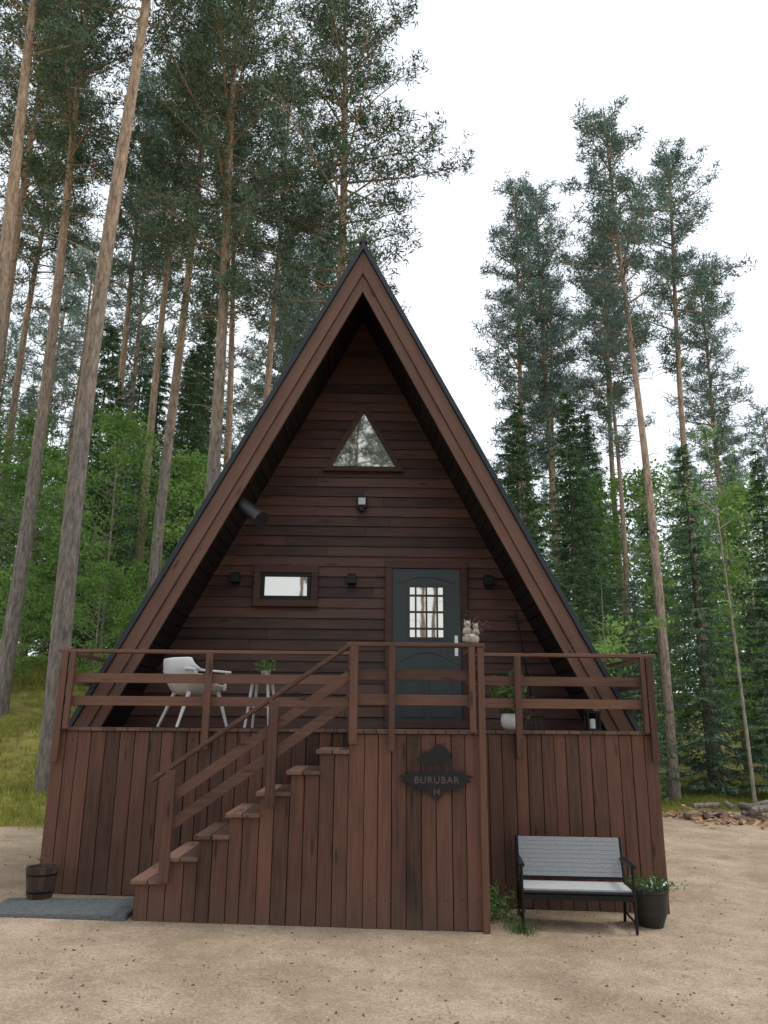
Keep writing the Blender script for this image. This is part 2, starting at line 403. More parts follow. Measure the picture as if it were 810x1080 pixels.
# ------------------------------------------------------------------ trees
class TM:
    def __init__(s): s.V = []; s.T = []; s.M = []; s.n = 0
    def add(s, V, T, mi):
        s.V.append(np.asarray(V, float)); s.T.append(np.asarray(T)+s.n); s.M.append(np.full(len(T), mi)); s.n += len(V)
    def tube(s, pts, rad, seg, mi):
        pts = np.asarray(pts, float); n = len(pts)
        d = np.gradient(pts, axis=0); d /= np.linalg.norm(d, axis=1)[:, None]+1e-9
        ref = np.array([0, 0, 1.]) if abs(d[0, 2]) < .8 else np.array([1., 0, 0])
        a = np.cross(d, ref); a /= np.linalg.norm(a, axis=1)[:, None]; b = np.cross(d, a)
        th = np.linspace(0, 2*np.pi, seg, endpoint=False)
        V = pts[:, None]+np.asarray(rad)[:, None, None]*(a[:, None]*np.cos(th)[None, :, None]+b[:, None]*np.sin(th)[None, :, None])
        V = V.reshape(-1, 3); T = []
        for i in range(n-1):
            for k in range(seg):
                k2 = (k+1) % seg; p = i*seg
                T += [(p+k, p+k2, p+seg+k2), (p+k, p+seg+k2, p+seg+k)]
        s.add(V, T, mi)
    def needles(s, C, D, length, width, rng, mi=1):
        m = len(C)
        r = rng.normal(size=(m, 3)); sd = np.cross(D, r); sd /= np.linalg.norm(sd, axis=1)[:, None]+1e-9
        w = (width*rng.uniform(.6, 1.3, m))[:, None]
        l = (length*rng.uniform(.6, 1.3, m))[:, None]
        V = np.stack([C-sd*w/2, C+sd*w/2, C+D*l], 1).reshape(-1, 3)
        s.add(V, np.arange(3*m).reshape(-1, 3), mi)
    def mesh(s, name, mats):
        return tri_mesh(name, np.concatenate(s.V), np.concatenate(s.T), np.concatenate(s.M), mats, 0)

def trunk_path(rng, H, n=16, wob=.14):
    z = np.linspace(-.4, H, n)
    ph = rng.uniform(0, 6, 2)
    x = wob*np.sin(z*.24+ph[0])-wob*np.sin(ph[0]); y = wob*np.cos(z*.19+ph[1])-wob*np.cos(ph[1])
    return np.stack([x, y, z], 1)
def at_path(P, z): return np.array([np.interp(z, P[:, 2], P[:, 0]), np.interp(z, P[:, 2], P[:, 1]), z])

def pine(name, seed, H, cs, R, nb=80, r0=.18, mats=None, dens=1.0, per=12, nl=.155, nw=.038):
    rng = np.random.default_rng(seed); t = TM()
    P = trunk_path(rng, H)
    rad = r0*(1-.80*np.clip(P[:, 2]/H, 0, 1)**1.15); rad[0] *= 1.3; rad[1] *= 1.03
    t.tube(P, rad, 12, 0)
    az = rng.uniform(0, 6)
    Cs = []
    for i in range(nb):
        u = (i+rng.uniform(-.6, .6))/nb; u = min(max(u, 0), 1)
        z = H*(cs+(1-cs)*u*.985)
        az += 2.4+rng.uniform(-.8, .8)
        prof = (.5+.5*min(1, u/.3)) if u < .3 else 1-.70*((u-.3)/.7)**1.9
        Lb = R*prof*rng.choice([.45, .75, 1.0, 1.25])*rng.uniform(.8, 1.1)
        if u < .25 and rng.random() < .35: continue
        el = math.radians(rng.uniform(-14, 22)+34*u)
        p0 = at_path(P, z); hd = np.array([math.cos(az), math.sin(az), 0])
        p1 = p0+hd*Lb*.5*math.cos(el)+np.array([0, 0, Lb*.5*math.sin(el)])
        p2 = p1+hd*Lb*.5+np.array([0, 0, Lb*.5*(math.sin(el)+rng.uniform(-.15, .3))])
        t.tube([p0, p1, p2], [.022+.018*Lb/R, .02, .008], 4, 0)
        m = int(15*Lb*dens)+4
        s = rng.uniform(.30, 1.04, m)[:, None]
        c = np.where(s < .5, p0+(p1-p0)*s*2, p1+(p2-p1)*(s-.5)*2)
        side = np.array([-hd[1], hd[0], 0])
        c = c+side*(rng.normal(0, .24, m)*Lb*np.clip(1.2-s[:, 0], .3, 1))[:, None]+np.array([0, 0, 1])*rng.normal(.08, .13, m)[:, None]
        Cs.append(c)
        for k in range(0, m, 4):
            sk = max(.2, s[k, 0]-.15)
            q = p0+(p1-p0)*sk*2 if sk < .5 else p1+(p2-p1)*(sk-.5)*2
            t.tube([q, c[k]], [.009, .005], 3, 0)
    C = np.concatenate(Cs)
    C = np.repeat(C, per, axis=0)
    D = rng.normal(size=C.shape); D[:, 2] = D[:, 2]*.8+.4; D /= np.linalg.norm(D, axis=1)[:, None]
    C = C+D*rng.uniform(0, .12, len(C))[:, None]+rng.normal(0, .045, C.shape)
    t.needles(C, D, nl, nw, rng)
    for i in range(22):
        z = H*rng.uniform(cs*.35, cs*1.05); a = rng.uniform(0, 6.28); Lb = rng.uniform(.3, 1.3)
        p0 = at_path(P, z); p1 = p0+np.array([math.cos(a)*Lb, math.sin(a)*Lb, rng.uniform(-.3, .25)*Lb])
        t.tube([p0, (p0+p1)/2+[0, 0, .05], p1], [.016, .011, .004], 3, 0)
    return t.mesh(name, mats or [M_barkP, M_pineN])

def spruce(name, seed, H, R, mats=None, lod=1.0):
    rng = np.random.default_rng(seed); t = TM()
    P = trunk_path(rng, H, wob=.05)
    t.tube(P, .13*(H/14)*(1-.93*np.clip(P[:, 2]/H, 0, 1)), 8, 0)
    Cs = []; Ds = []; az = 0
    z = .5
    while z < H*.985:
        nbr = 6
        for k in range(nbr):
            az += 2*math.pi/nbr+rng.uniform(-.35, .35)
            u = z/H
            Lb = R*((1-u)**.85)*rng.uniform(.5, 1.25)+.08
            if u < .12: Lb *= .7
            zz = z+rng.uniform(-.15, .15)
            p0 = at_path(P, zz); hd = np.array([math.cos(az), math.sin(az), 0])
            dr = (.35-.6*u)*Lb
            p1 = p0+hd*Lb*.55+np.array([0, 0, -dr*.75]); p2 = p0+hd*Lb+np.array([0, 0, -dr*.85])
            t.tube([p0, p1, p2], [.018, .012, .004], 3, 0)
            m = int(44*Lb*lod)+6
            s = rng.uniform(.08, 1.0, m)[:, None]
            c = np.where(s < .55, p0+(p1-p0)*s/.55, p1+(p2-p1)*(s-.55)/.45)
            side = np.array([-hd[1], hd[0], 0])
            sg = rng.choice([-1, 1], m)[:, None]
            off = rng.uniform(0, .32, m)[:, None]*Lb*(1.08-s)
            c = c+side*sg*off-np.array([0, 0, 1])*off*.35
            d = hd*rng.uniform(.2, .9, m)[:, None]+side*sg*rng.uniform(.2, .9, m)[:, None]+np.array([0, 0, 1])*rng.uniform(-.9, .12, m)[:, None]
            d /= np.linalg.norm(d, axis=1)[:, None]
            Cs.append(c); Ds.append(d)
        z += .30+.1*(1-z/H)
    C = np.concatenate(Cs); D = np.concatenate(Ds)
    C2 = np.repeat(C, 2, axis=0); D2 = np.repeat(D, 2, axis=0)+rng.normal(0, .3, (len(C)*2, 3)); D2 /= np.linalg.norm(D2, axis=1)[:, None]
    t.needles(C2, D2, .20/lod**.5, .042/lod**.5, rng)
    return t.mesh(name, mats or [M_barkS, M_spruN])

def leafy(name, seed, H, R, cs=.25, nclump=70, per=95, r0=.07, mats=None, leaf=.13, tight=1.0):
    rng = np.random.default_rng(seed); t = TM()
    P = trunk_path(rng, H, wob=.12)
    t.tube(P, r0*(1-.85*np.clip(P[:, 2]/H, 0, 1)), 8, 0)
    Cs = []
    for i in range(nclump):
        u = rng.uniform(0, 1); z = H*(cs+(1-cs)*u)
        a = rng.uniform(0, 6.28); prof = math.sin(math.pi*min(1, .18+.8*u))**.7
        Lb = R*prof*rng.uniform(.35, 1.25)
        p0 = at_path(P, max(0, z-.35*Lb)); p1 = at_path(P, z)+np.array([math.cos(a)*Lb, math.sin(a)*Lb, .1*Lb])
        t.tube([p0, (p0+p1)/2+[0, 0, .08], p1], [.02, .012, .005], 3, 0)
        g = rng.normal(size=(per, 3))*np.array([.30, .30, .15])*(.6+.5*R/2)*rng.uniform(.6, 1.2)*tight
        k = rng.uniform(.2, 1, per)[:, None]
        Cs.append(np.where(rng.random(per)[:, None] < .25, p0+(p1-p0)*k, p1)+g)
    C = np.concatenate(Cs); m = len(C)
    D = rng.normal(size=(m, 3)); D[:, 2] -= .3; D /= np.linalg.norm(D, axis=1)[:, None]
    t.needles(C, D, leaf, leaf*.75, rng)
    return t.mesh(name, mats or [M_barkB, M_leaf])

PA = pine('pine_a', 1, 24, .66, 2.3, 70, .19)
PB = pine('pine_b', 2, 23, .54, 2.3, 90, .17)
PC = pine('pine_c', 3, 22, .46, 2.6, 105, .19)
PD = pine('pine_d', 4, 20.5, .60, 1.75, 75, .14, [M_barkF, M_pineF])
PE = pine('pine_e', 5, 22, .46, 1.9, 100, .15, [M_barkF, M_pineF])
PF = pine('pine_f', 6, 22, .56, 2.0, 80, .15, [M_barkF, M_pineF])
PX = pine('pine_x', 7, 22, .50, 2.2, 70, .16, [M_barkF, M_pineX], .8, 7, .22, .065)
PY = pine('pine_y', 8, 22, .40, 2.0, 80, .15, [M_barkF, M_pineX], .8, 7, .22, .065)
SA = spruce('spruce_a', 11, 13, 2.1)
SB = spruce('spruce_b', 12, 15, 2.4, None, .8)
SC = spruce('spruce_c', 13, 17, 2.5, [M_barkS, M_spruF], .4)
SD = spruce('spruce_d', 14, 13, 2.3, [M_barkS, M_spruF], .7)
LA = leafy('leafy_a', 21, 8, 1.9, .15, 75)
LB = leafy('leafy_b', 22, 10, 2.2, .15, 95)
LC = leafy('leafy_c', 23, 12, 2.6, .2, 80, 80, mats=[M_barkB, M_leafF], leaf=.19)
LD = leafy('leafy_thin', 24, 8.5, .8, .5, 14, 30, r0=.040, leaf=.09)
LE = leafy('leafy_sapling', 25, 5.2, 1.1, .55, 14, 80, r0=.035, leaf=.10)

def place(name, me, x, y, s=1.0, rot=None, parent=None, tilt=(0, 0)):
    o = bpy.data.objects.new(name, me)
    o.location = (x, y, ground_z(x, y)-.05)
    o.rotation_euler = (tilt[0], tilt[1], random.uniform(0, 6.28) if rot is None else rot)
    o.scale = (s, s, s)
    return link(o, parent)

for (m, x, y, s, r, t) in [
    (PA, -5.30, 14.0, 1.0, .5, (0, .004)), (PB, -8.1, 18, 1.0, 2.0, (0, .03)), (PA, -7.4, 14.2, .97, 3.1, (0, .02)),
    (PB, -5.5, 20, .97, 4.2, (0, -.01)), (PC, -4.0, 18.2, 1.02, 1.0, (0, .012)), (PF, -4.9, 25, 1.0, 2.2, (0, 0)),
    (PF, -3.4, 24, 1.02, 5.0, (0, .01)), (PC, -1.0, 18, 1.0, 2.6, (0, 0)), (PF, -2.2, 27, .98, .3, (0, 0)),
    (PB, -10.8, 21, 1.03, 1.3, (0, .02)), (PF, -8.6, 25, 1.0, 4.3, (0, 0)), (PF, -6.9, 23.5, 1.0, .9, (0, 0)), (PB, -12.5, 26, 1, .2, (0, .02)),
    (PD, 7.45, 20, .98, .4, (0, -.012)), (PD, 10.3, 24, 1.04, 2.4, (0, -.02)), (PE, 6.3, 26, .99, 4.0, (0, -.01)),
    (PE, 5.1, 25, .95, 1.1, (0, 0)), (PD, 9.3, 28, 1.03, 3.0, (0, 0)), (PD, 8.3, 25.5, .84, 5.5, (0, 0)), (PE, 12.6, 27, .85, .7, (0, 0)),
    (PE, 7.6, 30, .90, 2.2, (0, 0))]:
    place('pine_tree', m, x, y, s, r, tilt=t)
for (m, x, y, s) in [(SA, 4.2, 20.5, .82), (SB, 6.1, 23, .80), (SD, 8.8, 21.0, .74), (SB, 11.4, 22, .66), (SD, 9.9, 18.5, .50), (SD, 5.3, 28, 1.0),
                     (SC, 8.5, 29, .8), (SD, 13.2, 22, .7), (SD, -9.5, 26, .95), (SC, -6.2, 27.5, .8), (SC, -3.0, 30, .8), (SD, -13.5, 24, .9),
                     (SD, 7.0, 24.5, .8), (SD, 10.8, 20, .55), (SA, 5.0, 18.5, .45), (SD, 6.6, 19.5, .42), (SB, -7.9, 22.6, .58), (SA, -5.9, 24, .8), (SA, -11.8, 21.5, .6)]:
    place('spruce_tree', m, x, y, s)
for (m, x, y, s) in [(LB, -7.0, 21.0, .72), (LA, -9.3, 21.5, .8), (LA, -4.9, 21.5, .8), (LB, -11.5, 24.5, .8), (LB, -4.0, 26, .8), (LA, -6.3, 18.6, .42), (LA, -8.6, 19.6, .4),
                     (LB, 12.3, 25, .95), (LB, 9.8, 26.5, 1.05), (LB, 7.2, 27.5, 1.0), (LA, 11.6, 20.5, .6)]:
    place('birch_tree', m, x, y, s)
place('birch_tree', LD, 7.8, 16.6, 1.0, 0.05)
place('birch_tree', LE, 5.5, 18.5, 1.0, 1.0)

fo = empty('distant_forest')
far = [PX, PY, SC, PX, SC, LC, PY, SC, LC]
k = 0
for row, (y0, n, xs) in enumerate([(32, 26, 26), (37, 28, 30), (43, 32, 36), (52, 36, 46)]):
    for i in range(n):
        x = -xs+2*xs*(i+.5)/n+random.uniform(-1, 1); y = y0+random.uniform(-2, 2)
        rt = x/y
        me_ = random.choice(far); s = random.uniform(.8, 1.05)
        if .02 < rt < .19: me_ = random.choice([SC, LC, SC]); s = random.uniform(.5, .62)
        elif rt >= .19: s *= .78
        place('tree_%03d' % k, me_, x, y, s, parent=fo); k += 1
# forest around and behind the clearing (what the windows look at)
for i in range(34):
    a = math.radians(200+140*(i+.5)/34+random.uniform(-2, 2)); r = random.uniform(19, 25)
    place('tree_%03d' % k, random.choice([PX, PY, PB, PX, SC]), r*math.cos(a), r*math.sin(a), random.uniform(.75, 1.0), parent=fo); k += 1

# ------------------------------------------------------------------ house
CX = -.12; DZ = 1.62; HW = 2.92; AP = 7.28; RH = AP-DZ
YF, YW, YB = 8.5, 9.55, 16.0
house = empty('a_frame_cabin')
nrm = (RH/math.hypot(RH, HW), HW/math.hypot(RH, HW))
def off_foot(d, z=DZ): return HW*(1-(z-DZ)/RH)-d/nrm[0]
def off_apex(d): return AP-d/nrm[1]
def slope_quad(sgn, d0, d1, zf=DZ):
    return [(CX+sgn*off_foot(d0, zf), zf), (CX, off_apex(d0)), (CX, off_apex(d1)), (CX+sgn*off_foot(d1, zf), zf)]
ZF = 1.50
for sgn, nm in ((-1, 'left'), (1, 'right')):
    mb = MB(); mb.prism(slope_quad(sgn, -.05, .0, ZF), YF-.06, YB); mb.obj('roof_sheet_'+nm, M_roof, house)
    mb = MB(); mb.prism(slope_quad(sgn, .002, .16, ZF), YF+.04, YB-.05); mb.obj('roof_core_'+nm, M_dark, house)
    mb = MB(); mb.prism(slope_quad(sgn, .004, .145, ZF), YF-.03, YF+.035)
    mb.obj('barge_board_outer_'+nm, M_fasL if sgn < 0 else M_fasR, house, .004)
    mb = MB(); mb.prism(slope_quad(sgn, .149, .255, ZF), YF-.003, YF+.035)
    mb.obj('barge_board_inner_'+nm, M_fasL if sgn < 0 else M_fasR, house, .004)
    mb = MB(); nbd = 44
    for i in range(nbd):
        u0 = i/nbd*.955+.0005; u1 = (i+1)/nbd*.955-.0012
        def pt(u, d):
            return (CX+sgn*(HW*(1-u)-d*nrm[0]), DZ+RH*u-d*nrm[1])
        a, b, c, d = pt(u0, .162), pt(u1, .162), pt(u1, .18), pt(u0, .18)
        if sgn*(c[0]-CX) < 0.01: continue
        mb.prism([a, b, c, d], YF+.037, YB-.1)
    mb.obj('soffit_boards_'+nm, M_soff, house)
mb = MB(); mb.beam((CX, YF-.065, AP+.11), (CX, YB, AP+.11), .10, .05); mb.obj('ridge_cap', M_roof, house, .01)
mb = MB(); bh = .128; z = DZ
while z < AP-.5:
    z1 = min(z+bh+.012, AP-.42)
    def hw(zz): return off_foot(.185, zz)
    w0, w1 = hw(z), max(hw(z1), .01)
    segs = [(-w0, w0, -w1, w1)]
    jx = random.uniform(-.6, .6)*w0
    if w0 > .8: segs = [(-w0, jx-.002, -w1, jx-.002), (jx+.002, w0, jx+.002, w1)]
    for a0, a1, c0, c1 in segs:
        j = random.uniform(0, .004); yb = YW-.027-j; yt = YW-.006-j*.5
        mb.hexa([(CX+a0, yb, z), (CX+a1, yb, z), (CX+a1, YW, z), (CX+a0, YW, z), (CX+c0, yt, z1), (CX+c1, yt, z1), (CX+c1, YW, z1), (CX+c0, YW, z1)])
    z += bh
mb.obj('facade_boards', M_fac, house)
mb = MB(); mb.prism([(CX-off_foot(.16), DZ), (CX+off_foot(.16), DZ), (CX, off_apex(.16))], YW+.002, YW+.12); mb.obj('facade_wall', M_dark, house)
mb = MB(); mb.prism([(CX-off_foot(.16), DZ), (CX+off_foot(.16), DZ), (CX, off_apex(.16))], YB-.4, YB-.3); mb.obj('rear_wall', M_fac, house)

def framed(name, x0, x1, z0, z1, fw, parent, proud=.05):
    mb = MB(); y0 = YW-.031-proud; y1 = YW-.001
    mb.box(x0, x1, y0, y1, z1-fw, z1); mb.box(x0, x1, y0, y1, z0, z0+fw)
    mb.box(x0, x0+fw, y0+.003, y1, z0+fw, z1-fw); mb.box(x1-fw, x1, y0+.003, y1, z0+fw, z1-fw)
    mb.obj(name+'_frame', M_trim, parent, .004)
framed('small_window', -1.40, -.62, 3.03, 3.53, .085, house)
mb = MB()
wx0, wx1, wz0, wz1 = -1.312, -.708, 3.118, 3.442
mb.box(wx0, wx1, YW-.062, YW-.032, wz1-.045, wz1); mb.box(wx0, wx1, YW-.062, YW-.032, wz0, wz0+.045)
mb.box(wx0, wx0+.045, YW-.061, YW-.032, wz0+.045, wz1-.045); mb.box(wx1-.045, wx1, YW-.061, YW-.032, wz0+.045, wz1-.045)
mb.obj('small_window_sash', M_blackmetal, house, .003)
mb = MB(); mb.box(wx0+.02, wx1-.02, YW-.046, YW-.034, wz0+.02, wz1-.02); mb.obj('small_window_glass', M_glass, house)
def tri(cx, zb, w, h): return [(cx-w/2, zb), (cx+w/2, zb), (cx, zb+h)]
def inset_tri(w, h, d):
    L = math.hypot(w/2, h); sc = 1-(d*(w+2*L)/(w*h)); return w*sc, h*sc, d
cxw = CX+.03; zb = 4.76; w, h = 1.02, .93
w2, h2, dd = inset_tri(w, h, .06)
mb = MB(); o = tri(cxw, zb, w, h); i_ = tri(cxw, zb+dd, w2, h2)
for a in range(3):
    b = (a+1) % 3; mb.prism([o[a], o[b], i_[b], i_[a]], YW-.080, YW-.001)
mb.obj('gable_window_frame', M_trim, house)
mb = MB(); mb.prism(tri(cxw, zb+dd-.005, w2+.01, h2+.01), YW-.048, YW-.034); mb.obj('gable_window_glass', M_glass, house)
framed('door', .20, 1.20, 1.625, 3.60, .085, house, proud=.055)
dx0, dx1 = .287, 1.113
mb = MB(); mb.box(dx0, dx1, YW-.058, YW-.033, 1.63, 3.512); mb.obj('door_leaf', M_door, house)
mb = MB()
yd = YW-.058
def panel(mb, x0, x1, z0, z1, t=.022, p=.014):
    mb.box(x0, x1, yd-p, yd+.001, z0, z0+t); mb.box(x0, x1, yd-p, yd+.001, z1-t, z1)
    mb.box(x0, x0+t, yd-p+.001, yd+.001, z0+t, z1-t); mb.box(x1-t, x1, yd-p+.001, yd+.001, z0+t, z1-t)
gx0, gx1, gz0, gz1 = .50, .90, 2.68, 3.28
panel(mb, gx0-.03, gx1+.03, gz0-.03, gz1+.03)
for zz in (2.78, 2.98, 3.18): mb.box(gx0-.008, gx1+.008, yd-.012, yd+.001, zz-.013, zz+.013)
for xx in (.57, .70, .83): mb.box(xx-.011, xx+.011, yd-.0125, yd+.0005, gz0-.008, gz1+.008)
panel(mb, .39, .67, 1.75, 2.30); panel(mb, .73, 1.01, 1.75, 2.30)
for (xa, wd_, za, ht) in ((.39, .62, 2.40, .11), (.36, .68, 3.34, .08)):
    prev = None
    for i in range(13):
        t = i/12; x = xa+wd_*t; zz = za+ht*math.sin(math.pi*t)
        if prev: mb.beam((prev[0], yd-.006, prev[1]), (x, yd-.006, zz), .014, .022)
        prev = (x, zz)
mb.obj('door_mouldings', M_door, house)
mb = MB(); mb.box(gx0, gx1, yd-.004, yd-.0005, gz0, gz1); mb.obj('door_glass', M_glass, house)
mb = MB(); mb.box(1.035, 1.075, yd-.012, yd-.001, 2.46, 2.70); mb.tube((1.055, yd-.01, 2.6), (1.055, yd-.06, 2.6), .011); mb.tube((1.06, yd-.055, 2.6), (.93, yd-.055, 2.6), .010)
mb.obj('door_handle', M_steel, house)
for i, x in enumerate((-1.62, -.21, 1.46)):
    mb = MB(); mb.box(x-.055, x+.055, YW-.15, YW-.04, 3.31, 3.42); mb.box(x-.04, x+.04, YW-.041, YW-.02, 3.28, 3.45)
    mb.obj('wall_lamp_%d' % (i+1), M_blackmetal, house, .004)
mb = MB(); mb.box(-.145, -.055, YW-.11, YW-.085, 4.31, 4.40); mb.obj('flood_lamp_glass', M_led, house, .004)
mb = MB(); mb.box(-.165, -.035, YW-.0845, YW-.035, 4.275, 4.425); mb.box(-.13, -.07, YW-.14, YW-.075, 4.22, 4.275); mb.obj('flood_lamp_body', M_blackmetal, house, .003)
mb = MB(); mb.tube((-1.66, 8.80, 4.25), (-1.20, 8.40, 3.84), .075, seg=24); mb.tube((-1.23, 8.43, 3.868), (-1.185, 8.385, 3.826), .086, seg=24); mb.obj('flue_pipe', M_pipe, house)

# ---------------------------------------------------------------- deck
deck = empty('wooden_deck')
XL, XR, YD, YP = -3.0, 2.82, 7.9, 7.0
PX0, PX1 = -.15, .99
mb = MB()
x = XL
while x < XR-.01:
    x1 = min(x+.118, XR); mb.box(x, x1-.006, YD-.02, YW+.02, DZ-.035, DZ-.004); x += .118
x = PX0
while x < PX1-.01:
    x1 = min(x+.118, PX1); mb.box(x, x1-.006, YP-.02, YD-.021, DZ-.035, DZ-.004); x += .118
mb.obj('deck_floor', M_deck, deck)
mb = MB()
mb.box(XL+.03, XR-.03, YD+.035, YW+.5, -.2, DZ-.04)
mb.box(PX0+.03, PX1-.03, YP+.035, YD+.03, -.2, DZ-.04)
mb.box(XL+.04, XR-.04, YW+.5, YB-.1, -.2, DZ-.02)
mb.obj('deck_backing', M_dark, deck)
def step_top(x):
    if x > PX0: return DZ-.037
    i = int((PX0-x)/.245)
    return DZ-.17*(i+1)-.035
bw = .128
def vboards(mb, x0, x1, y, topf, th=.024):
    x = x0
    while x < x1-.02:
        w = bw*random.uniform(.88, 1.1)
        xe = min(x+w, x1)
        gz = ground_z((x+xe)/2, y)
        mb.box(x, xe-random.uniform(.004, .008), y+random.uniform(0, .008), y+th+.006, gz-.02+random.uniform(0, .03), topf(x, xe)-random.uniform(0, .004))
        x = xe
mb = MB(); vboards(mb, XL, XR, YD, lambda a, b: DZ-.037)
mb.obj('front_skirt_boards', M_skirt, deck, .003)
mb = MB()
edges = [PX0-.245*i for i in range(7, -1, -1)]
for i in range(7):
    a, b = edges[i], edges[i+1]; m = (a+b)/2+random.uniform(-.015, .015)
    for p, q in ((a, m), (m, b)):
        gz = ground_z(p, YP)
        mb.box(p+.002, q-.004, YP+random.uniform(0, .008), YP+.028, gz-.02+random.uniform(0, .02), step_top((p+q)/2))
mb.obj('stair_skirt_boards', M_skirt, deck, .003)
mb = MB(); vboards(mb, PX0, PX1, YP, lambda a, b: DZ-.037)
mb.obj('landing_skirt_boards', M_skirt, deck, .003)
mb = MB()
def sboards(mb, x, y0, y1, inward):
    y = y0
    while y < y1-.02:
        ye = min(y+bw, y1); gz = min(ground_z(x, y), 0.3)
        a, b = (x, x+.024) if inward > 0 else (x-.024, x)
        mb.box(a+random.uniform(0, .004), b, y, ye-.006, gz-.25, DZ-.037); y = ye
sboards(mb, XL, YD+.03, YB-.1, 1); sboards(mb, XR, YD+.03, YB-.1, -1); sboards(mb, PX1, YP+.03, YD-.002, -1)
mb.obj('side_skirt_boards', M_skirt, deck, .003)
mb = MB(); mb.box(PX1-.035, PX1+.022, YP-.046, YP-.022, 0, DZ+.70)
mb.obj('corner_board', M_post, deck, .004)
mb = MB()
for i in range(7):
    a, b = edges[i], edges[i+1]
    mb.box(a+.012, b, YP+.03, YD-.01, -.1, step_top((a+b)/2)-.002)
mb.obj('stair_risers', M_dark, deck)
mb = MB()
yy = YP+.03
while yy < YD-.02:
    mb.box(-1.875, -1.853, yy, yy+.12, .05, .373); yy += .126
mb.obj('stair_end_boards', M_skirt, deck)
mb = MB()
for i in range(7):
    a, b = edges[i], edges[i+1]; zt = DZ-.17*(7-i)
    mb.box(a-.035, a+.100, YP-.03, YD-.008, zt-.034, zt); mb.box(a+.108, b+.005, YP-.03, YD-.008, zt-.034, zt-.001)
mb.obj('stair_treads', M_tread, deck, .004)

RT = DZ+.735
rx = MB(); ry = MB(); ps = MB()
def rail_x(x0, x1, y):
    rx.box(x0, x1, y-.05, y+.07, RT-.032, RT)
    for zc in (2.08, 1.87):
        j = random.uniform(-.006, .006); rx.box(x0+.01, x1-.01, y+.004, y+.026, zc-.045+j, zc+.045+j)
rail_x(XL-.03, PX0-.03, YD); rail_x(PX0-.04, PX1+.03, YP); rail_x(PX1+.04, XR+.03, YD)
for xs in (XL+.02, XR-.02):
    ry.box(xs-.045, xs+.045, YD+.075, YW-.35, RT-.033, RT-.001)
    for zc in (2.08, 1.87): ry.box(xs-.011, xs+.011, YD+.03, YW-.35, zc-.045, zc+.045)
ry.box(PX1-.05, PX1+.05, YP+.075, YD-.055, RT-.033, RT-.001)
for zc in (2.08, 1.87): ry.box(PX1-.02, PX1+.002, YP+.03, YD-.0, zc-.045, zc+.045)
def post(x, y, z0=1.42, w=.065, d=.045): ps.box(x-w/2, x+w/2, y-d-.021, y-.021, z0, RT-.034)
post(-1.55, YD); post(XL+.045, YD, 1.30); post(XL+.12, YD, 1.60, .05)
post(1.47, YD, 1.36); post(XR-.045, YD, 1.33); post(XR-.11, YD, 1.60, .045)
post(PX0+.03, YP, 1.50, .07); post(.21, YP, 1.44, .05); post(PX1-.085, YP, 1.60, .05)
ps.box(PX0-.04, PX0+.05, YD-.062, YD-.022, 1.5, RT-.034)
k = .695
def srail(dz, x0, x1, w, h, yy):
    rx.beam((x1, yy, RT-.016+dz+k*(x1-PX0)), (x0, yy, RT-.016+dz+k*(x0-PX0)), w, h)
srail(0.0, -1.80, PX0+.0, .11, .032, YP-.012)
srail(-.26, -1.66, PX0+.0, .022, .085, YP-.018)
srail(-.48, -1.66, PX0+.0, .022, .085, YP-.018)
for x in (-1.63, -.80):
    zt = RT-.036+k*(x-PX0)
    ps.box(x-.04, x+.04, YP-.078, YP-.034, DZ-.18+k*(x-PX0), zt-.01)
rx.obj('rails', M_railX, deck, .003); ry.obj('side_rails', M_railY, deck, .003); ps.obj('posts', M_post, deck, .003)
mb = MB()
for i in range(46):
    x = XL+.06+.127*i
    if x > XR-.04: break
    for z in (1.50, .34):
        mb.tube((x, YD-.0015, z+random.uniform(-.01, .01)), (x, YD+.01, z), .0045, seg=6)
for i in range(9):
    x = PX0+.06+.127*i
    for z in (1.50, .28): mb.tube((x, YP-.0015, z+random.uniform(-.01, .01)), (x, YP+.01, z), .0045, seg=6)
mb.obj('screw_heads', M_blackmetal, deck)

# ---------------------------------------------------------------- sign: bear over a carved name banner
sign = empty('bear_sign', (0, 0, 0))
SX, SZ, SY = .59, 1.22, YP-.03
mb = MB()
def poly(pts, dy=0.0): mb.prism([(SX+x, SZ+z*1.0) for x, z in pts], SY+dy, SY+dy+.008)
poly([(-.135, .135), (-.155, .150), (-.145, .180), (-.118, .195), (-.115, .220), (-.098, .228), (-.082, .212), (-.055, .225), (-.020, .262), (.015, .284), (.050, .280), (.090, .252), (.120, .208), (.132, .150), (.128, .125), (.080, .122), (.020, .136), (-.030, .130), (-.080, .140), (-.105, .125)])
poly([(-.095, .140), (-.055, .140), (-.062, .085), (-.080, .045), (-.125, .045), (-.122, .062), (-.102, .082)], .001)
poly([(-.030, .134), (.008, .134), (.002, .085), (-.008, .045), (-.048, .045), (-.044, .062), (-.024, .078)], .001)
poly([(.045, .130), (.082, .124), (.078, .080), (.068, .045), (.026, .045), (.030, .062), (.048, .078)], .001)
poly([(.098, .126), (.130, .128), (.142, .080), (.152, .045), (.104, .045), (.106, .062), (.116, .080)], .001)
poly([(-.245, .042), (-.19, .056), (-.10, .048), (0, .050), (.10, .048), (.19, .056), (.245, .042), (.325, .018), (.262, .002), (.300, -.022), (.235, -.030), (.225, -.072), (.15, -.060), (.08, -.066), (0, -.060), (-.08, -.066), (-.15, -.060), (-.225, -.072), (-.235, -.030), (-.300, -.022), (-.262, .002), (-.325, .018)], .002)
for sg in (-1, 1):
    for (x0, z0, x1, z1) in ((.12, -.05, .21, -.115), (.07, -.05, .13, -.145), (.18, .04, .27, .085)):
        poly([(sg*x0, z0+.012), (sg*x1, z1), (sg*(x0-.02), z0-.012)], .001)
